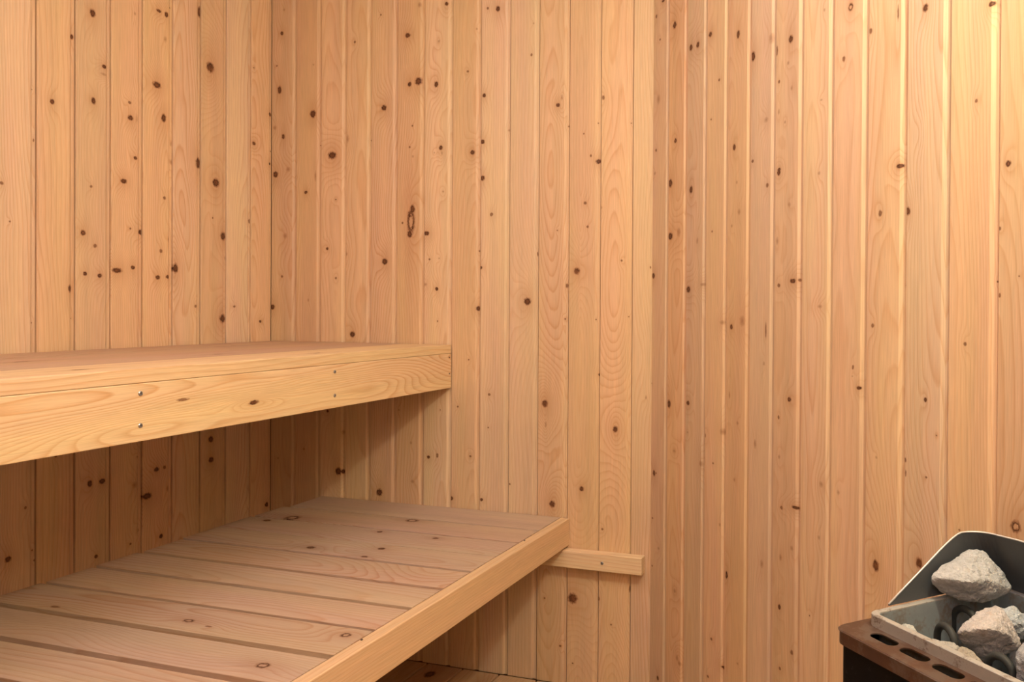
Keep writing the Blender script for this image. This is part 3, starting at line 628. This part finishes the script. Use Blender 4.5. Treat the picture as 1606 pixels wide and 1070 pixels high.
# ------------------------------------------------------------------ stones
def stone_mat():
    m, t = new_mat('sauna_stone')
    tc = t.node('ShaderNodeTexCoord').outputs['Object']
    seed = t.node('ShaderNodeObjectInfo').outputs['Random']
    off = t.node('ShaderNodeVectorMath'); off.operation = 'ADD'
    t.put(off.inputs[0], tc); t.put(off.inputs[1], t.comb(t.m('MULTIPLY', seed, 13.0), 0.0, 0.0))
    p = off.outputs[0]
    n1 = t.noise(p, 38, 5, 0.62); n2 = t.noise(p, 190, 4, 0.65); n3 = t.noise(p, 900, 2, 0.6)
    base = t.attr('base').outputs['Vector']
    val = t.m('MULTIPLY_ADD', t.m('SUBTRACT', n1, 0.5), 0.9, t.m('MULTIPLY_ADD', t.m('SUBTRACT', n2, 0.5), 0.8, 1.0))
    c = t.scale(base, val)
    c = t.mix(t.m('DIVIDE', t.m('SUBTRACT', n1, 0.56), 0.16, clamp=True), c, t.mul(base, (0.78, 0.66, 0.56)))
    pit = t.m('DIVIDE', t.m('SUBTRACT', 0.33, n2), 0.1, clamp=True)
    c = t.mix(t.m('MULTIPLY', pit, 0.9), c, t.mul(base, (0.22, 0.19, 0.17)))
    finish(t, c, 0.85, bump=t.m('MULTIPLY_ADD', n3, 0.25, n2), bstr=1.0, bdist=0.004, spec=0.25)
    return m
M_STONE = stone_mat()
# camera-facing local axes of the heater frame, used only to aim the facets
def hull_planes(pts):
    bm = bmesh.new()
    for p in pts: bm.verts.new(p)
    bmesh.ops.convex_hull(bm, input=bm.verts[:])
    cen = sum((Vector(p) for p in pts), Vector()) / len(pts)
    pl = []
    for f in bm.faces:
        if f.calc_area() < 1e-9: continue
        f.normal_update(); nn = f.normal.copy(); d = nn.dot(f.verts[0].co - cen)
        if d < 0: nn, d = -nn, -d
        pl.append((nn, max(d, 0.002)))
    bm.free()
    return cen, pl
def stone(name, label, s, n, z, size, rot, planes, seed, base=(0.36, 0.35, 0.34), rough=0.1, sub=5, hull=None):
    bm = bmesh.new()
    bmesh.ops.create_icosphere(bm, subdivisions=sub, radius=1.0)
    off = Vector((seed * 3.1, seed * 1.7, seed * 0.9))
    if hull:
        cen, hp = hull_planes(hull)
        for v in bm.verts:
            d = v.co.normalized()
            t = sum(max(nn.dot(d), 0.0) ** 16 / dd ** 16 for nn, dd in hp) ** (-1 / 16)
            t *= 1.07
            q = d * t
            a1 = noise.fractal(q * 42 + off, 0.8, 2.1, 5); a2 = abs(noise.noise(q * 75 + off * 2))
            a3 = noise.fractal(q * 260 + off, 0.7, 2.0, 3)
            v.co = cen + q + d * (0.0028 * a1 - 0.0030 * a2 + 0.0008 * a3)
    pl = [(Vector(p[:3]).normalized(), p[3]) for p in planes]
    R = random.Random(seed)
    for _ in range(7):
        v = Vector((R.gauss(0, 1), R.gauss(0, 1), R.gauss(0, 1))).normalized(); pl.append((v, R.uniform(0.72, 0.92)))
    for v in ([] if hull else bm.verts):
        c = v.co.copy()
        c *= 1.0 + 0.25 * noise.noise(c * 0.9 + off)
        for nrm, d in pl:
            k = c.dot(nrm) - d
            if k > 0: c -= nrm * k * 0.93
        r_ = noise.fractal(c * 2.2 + off, 0.9, 2.1, 5)
        rid = abs(noise.noise(c * 4.5 + off * 2)) * 0.7
        c += c.normalized() * rough * (r_ * 0.8 - rid * 0.6)
        v.co = Vector((c.x * size[0], c.y * size[1], c.z * size[2]))
    me = bpy.data.meshes.new(name); bm.to_mesh(me); bm.free()
    for p in me.polygons: p.use_smooth = True
    try: me.set_sharp_from_angle(angle=math.radians(32))
    except Exception: pass
    o = link(name, me, M_STONE)
    loc = Vector((C2X + Q2 * (s - n), -Q2 * (s + n), z))
    o.matrix_world = Matrix.Translation(loc) @ Matrix.Rotation(-math.pi / 4, 4, 'Z') @ (Matrix.Identity(4) if hull else Matrix.Rotation(rot[2], 4, 'Z') @ Matrix.Rotation(rot[1], 4, 'Y') @ Matrix.Rotation(rot[0], 4, 'X'))
    o['base'] = base
    tag(o, label, 'stone', 'heater stones')
    return o
# rough outlines of the four big stones, metres from each stone's centre (heater frame)
HULL_A = [(-0.0238, -0.0455, -0.0057), (-0.025, -0.0305, 0.0051), (-0.0224, 0.0049, 0.0201), (-0.0214, 0.0156, 0.0241), (-0.0116, 0.0342, 0.0234), (-0.0049, 0.0384, 0.0187), (0.0044, 0.0345, 0.0051), (0.0142, 0.0443, -0.006), (0.0195, 0.0477, -0.0207), (0.0219, 0.0544, -0.0243), (0.0207, 0.039, -0.0297), (0.0091, 0.0211, -0.0396), (-0.001, -0.0024, -0.0407), (-0.0086, -0.017, -0.0367), (-0.0145, -0.0325, -0.0262), (-0.0229, -0.044, -0.0188), (-0.0037, -0.0458, -0.0005), (0.0095, -0.0379, -0.0026), (0.0216, -0.0234, -0.0027), (0.0267, -0.0007, -0.003), (0.0266, 0.0206, -0.0094), (0.0013, -0.0058, 0.0164), (0.0081, 0.0156, 0.0112), (0.0125, -0.0067, -0.0251), (-0.0245, 0.0305, -0.0128), (-0.016, 0.051, -0.0176), (-0.0267, 0.0091, -0.0145), (-0.0142, 0.0369, -0.0361)]
HULL_B = [(-0.0205, -0.039, 0.01), (-0.0213, -0.0188, 0.023), (-0.0213, 0.0029, 0.0301), (-0.0183, 0.0217, 0.0342), (-0.014, 0.0299, 0.0351), (-0.0066, 0.031, 0.0303), (0.0053, 0.032, 0.0172), (0.0138, 0.035, -0.0017), (0.0136, 0.0366, -0.0082), (0.0072, 0.0244, -0.0128), (-0.0014, 0.0098, -0.0271), (-0.0081, 0.0013, -0.0319), (-0.0128, -0.0119, -0.0158), (-0.018, -0.03, 0.0024), (-0.0054, -0.0403, 0.0186), (0.0084, -0.0353, 0.0256), (0.0201, -0.0216, 0.0265), (0.0222, -0.0004, 0.0168), (0.0188, 0.023, 0.0008), (0.0078, -0.0151, 0.0076), (-0.0013, 0.0066, 0.027), (-0.0329, 0.0342, -0.0004), (-0.0217, 0.0492, -0.003), (-0.0303, 0.0197, -0.0087), (-0.0215, 0.032, -0.0196)]
HULL_C = [(-0.0227, -0.0216, 0.0061), (-0.0103, -0.0195, 0.0115), (-0.0128, -0.007, 0.0158), (-0.0108, 0.0012, 0.0143), (-0.0003, -0.0004, 0.0068), (0.0016, 0.0139, 0.0018), (0.0073, 0.0138, -0.0082), (0.007, 0.0023, -0.0174), (0.0025, -0.0084, -0.0179), (-0.001, -0.0192, -0.0053), (0.0071, -0.0122, 0.0042), (-0.0306, 0.0061, -0.0119), (-0.0191, 0.0279, -0.0199), (-0.0263, 0.0187, -0.0044), (-0.0074, 0.007, -0.0275), (-0.0183, -0.003, -0.0223)]
HULL_D = [(-0.0164, -0.0311, 0.0181), (-0.022, -0.02, 0.0266), (-0.0201, -0.0077, 0.0307), (-0.0115, 0.0043, 0.0273), (-0.0015, 0.008, 0.0092), (0.0004, 0.0005, -0.02), (-0.0092, -0.018, -0.0306), (-0.0132, -0.0339, -0.0066), (-0.0142, -0.0357, 0.0059), (0.0008, -0.037, 0.0258), (0.0083, -0.0314, 0.0139), (0.0003, -0.0339, -0.0059), (-0.0312, 0.0159, 0.0034), (-0.0276, 0.0224, -0.0255)]
G1 = (0.50, 0.515, 0.54)
stone('heater_stone', 'largest pale grey stone, on top at the back of the heater', 1.166, 0.152, 0.690, (0.063, 0.044, 0.041), (0.0, 0.12, -0.3),
      [], 11, G1, sub=6, hull=HULL_A)
stone('heater_stone', 'pinkish grey wedge stone with a dark underside, in front of the largest stone', 1.2355, 0.198, 0.634, (0.050, 0.040, 0.040), (0.1, 0.15, -0.45),
      [], 23, (0.53, 0.50, 0.505), sub=6, hull=HULL_B)
stone('heater_stone', 'bluish white stone right behind the wedge stone', 1.218, 0.122, 0.640, None, None, [], 31, (0.52, 0.56, 0.60), hull=HULL_C)
stone('heater_stone', 'small yellowish stone at the right edge, above the bluish white stone', 1.2185, 0.094, 0.664, (0.014, 0.014, 0.014), (0.3, 0.9, 0.1), [(-1, 0, 0.3, 0.6)], 37, (0.46, 0.44, 0.30), sub=4)
stone('heater_stone', 'grey stone standing at the right edge beside the element loop', 1.318, 0.208, 0.632, None, None, [], 41, (0.37, 0.38, 0.41), hull=HULL_D)
stone('heater_stone', 'low pale stone under the front element loop', 1.218, 0.2675, 0.625, (0.030, 0.018, 0.021), (0.1, -0.1, 0.3), [(0, 0, 1, 0.6)], 47, (0.40, 0.39, 0.37))
stone('heater_stone', 'beige stone wedged below the wedge stone behind the front rim', 1.258, 0.2655, 0.622, (0.027, 0.020, 0.024), (0.1, 0.5, -0.2), [(0.3, 0, 1, 0.5)], 53, (0.40, 0.36, 0.31))
stone('heater_stone', 'tiny pale stone peeking over the front rim near its left corner', 1.184, 0.281, 0.640, (0.012, 0.010, 0.013), (0.2, 0.3, 0.2), [(0, 0, 1, 0.8)], 59, (0.45, 0.47, 0.46), sub=4)
hid = [(1.172, 0.200, 0.585, 0.024), (1.172, 0.112, 0.615, 0.026), (1.235, 0.198, 0.560, 0.025), (1.215, 0.105, 0.590, 0.025), (1.305, 0.190, 0.565, 0.027),
       (1.285, 0.102, 0.600, 0.025), (1.360, 0.190, 0.605, 0.029), (1.425, 0.205, 0.612, 0.032), (1.345, 0.105, 0.610, 0.026), (1.488, 0.200, 0.605, 0.032), (1.350, 0.267, 0.600, 0.020), (1.480, 0.115, 0.600, 0.028)]
LBL = ['stone deep in the heater between the two left element loops', 'stone deep in the heater under the largest stone', 'stone deep in the heater under the wedge stone',
       'stone deep in the heater under the bluish white stone', 'stone deep in the heater under the right element loop', 'stone behind the right element loop, low in the heater',
       'grey stone beyond the right frame edge, nearest of them', 'grey stone beyond the right frame edge, second along the front rim', 'grey stone beyond the right frame edge, middle of the guard side',
       'grey stone beyond the right frame edge, against the right end of the basket', 'small grey stone beyond the right frame edge, touching the front rim', 'grey stone beyond the right frame edge, in the far right basket corner']
for i, (s, n, z, r) in enumerate(hid):
    lab = LBL[i]
    stone('heater_stone', lab, s, n, z, (r, r * 0.9, r * 0.8), (i * 0.7, i * 0.4, i), [], 60 + i, (0.36, 0.355, 0.35), sub=4)
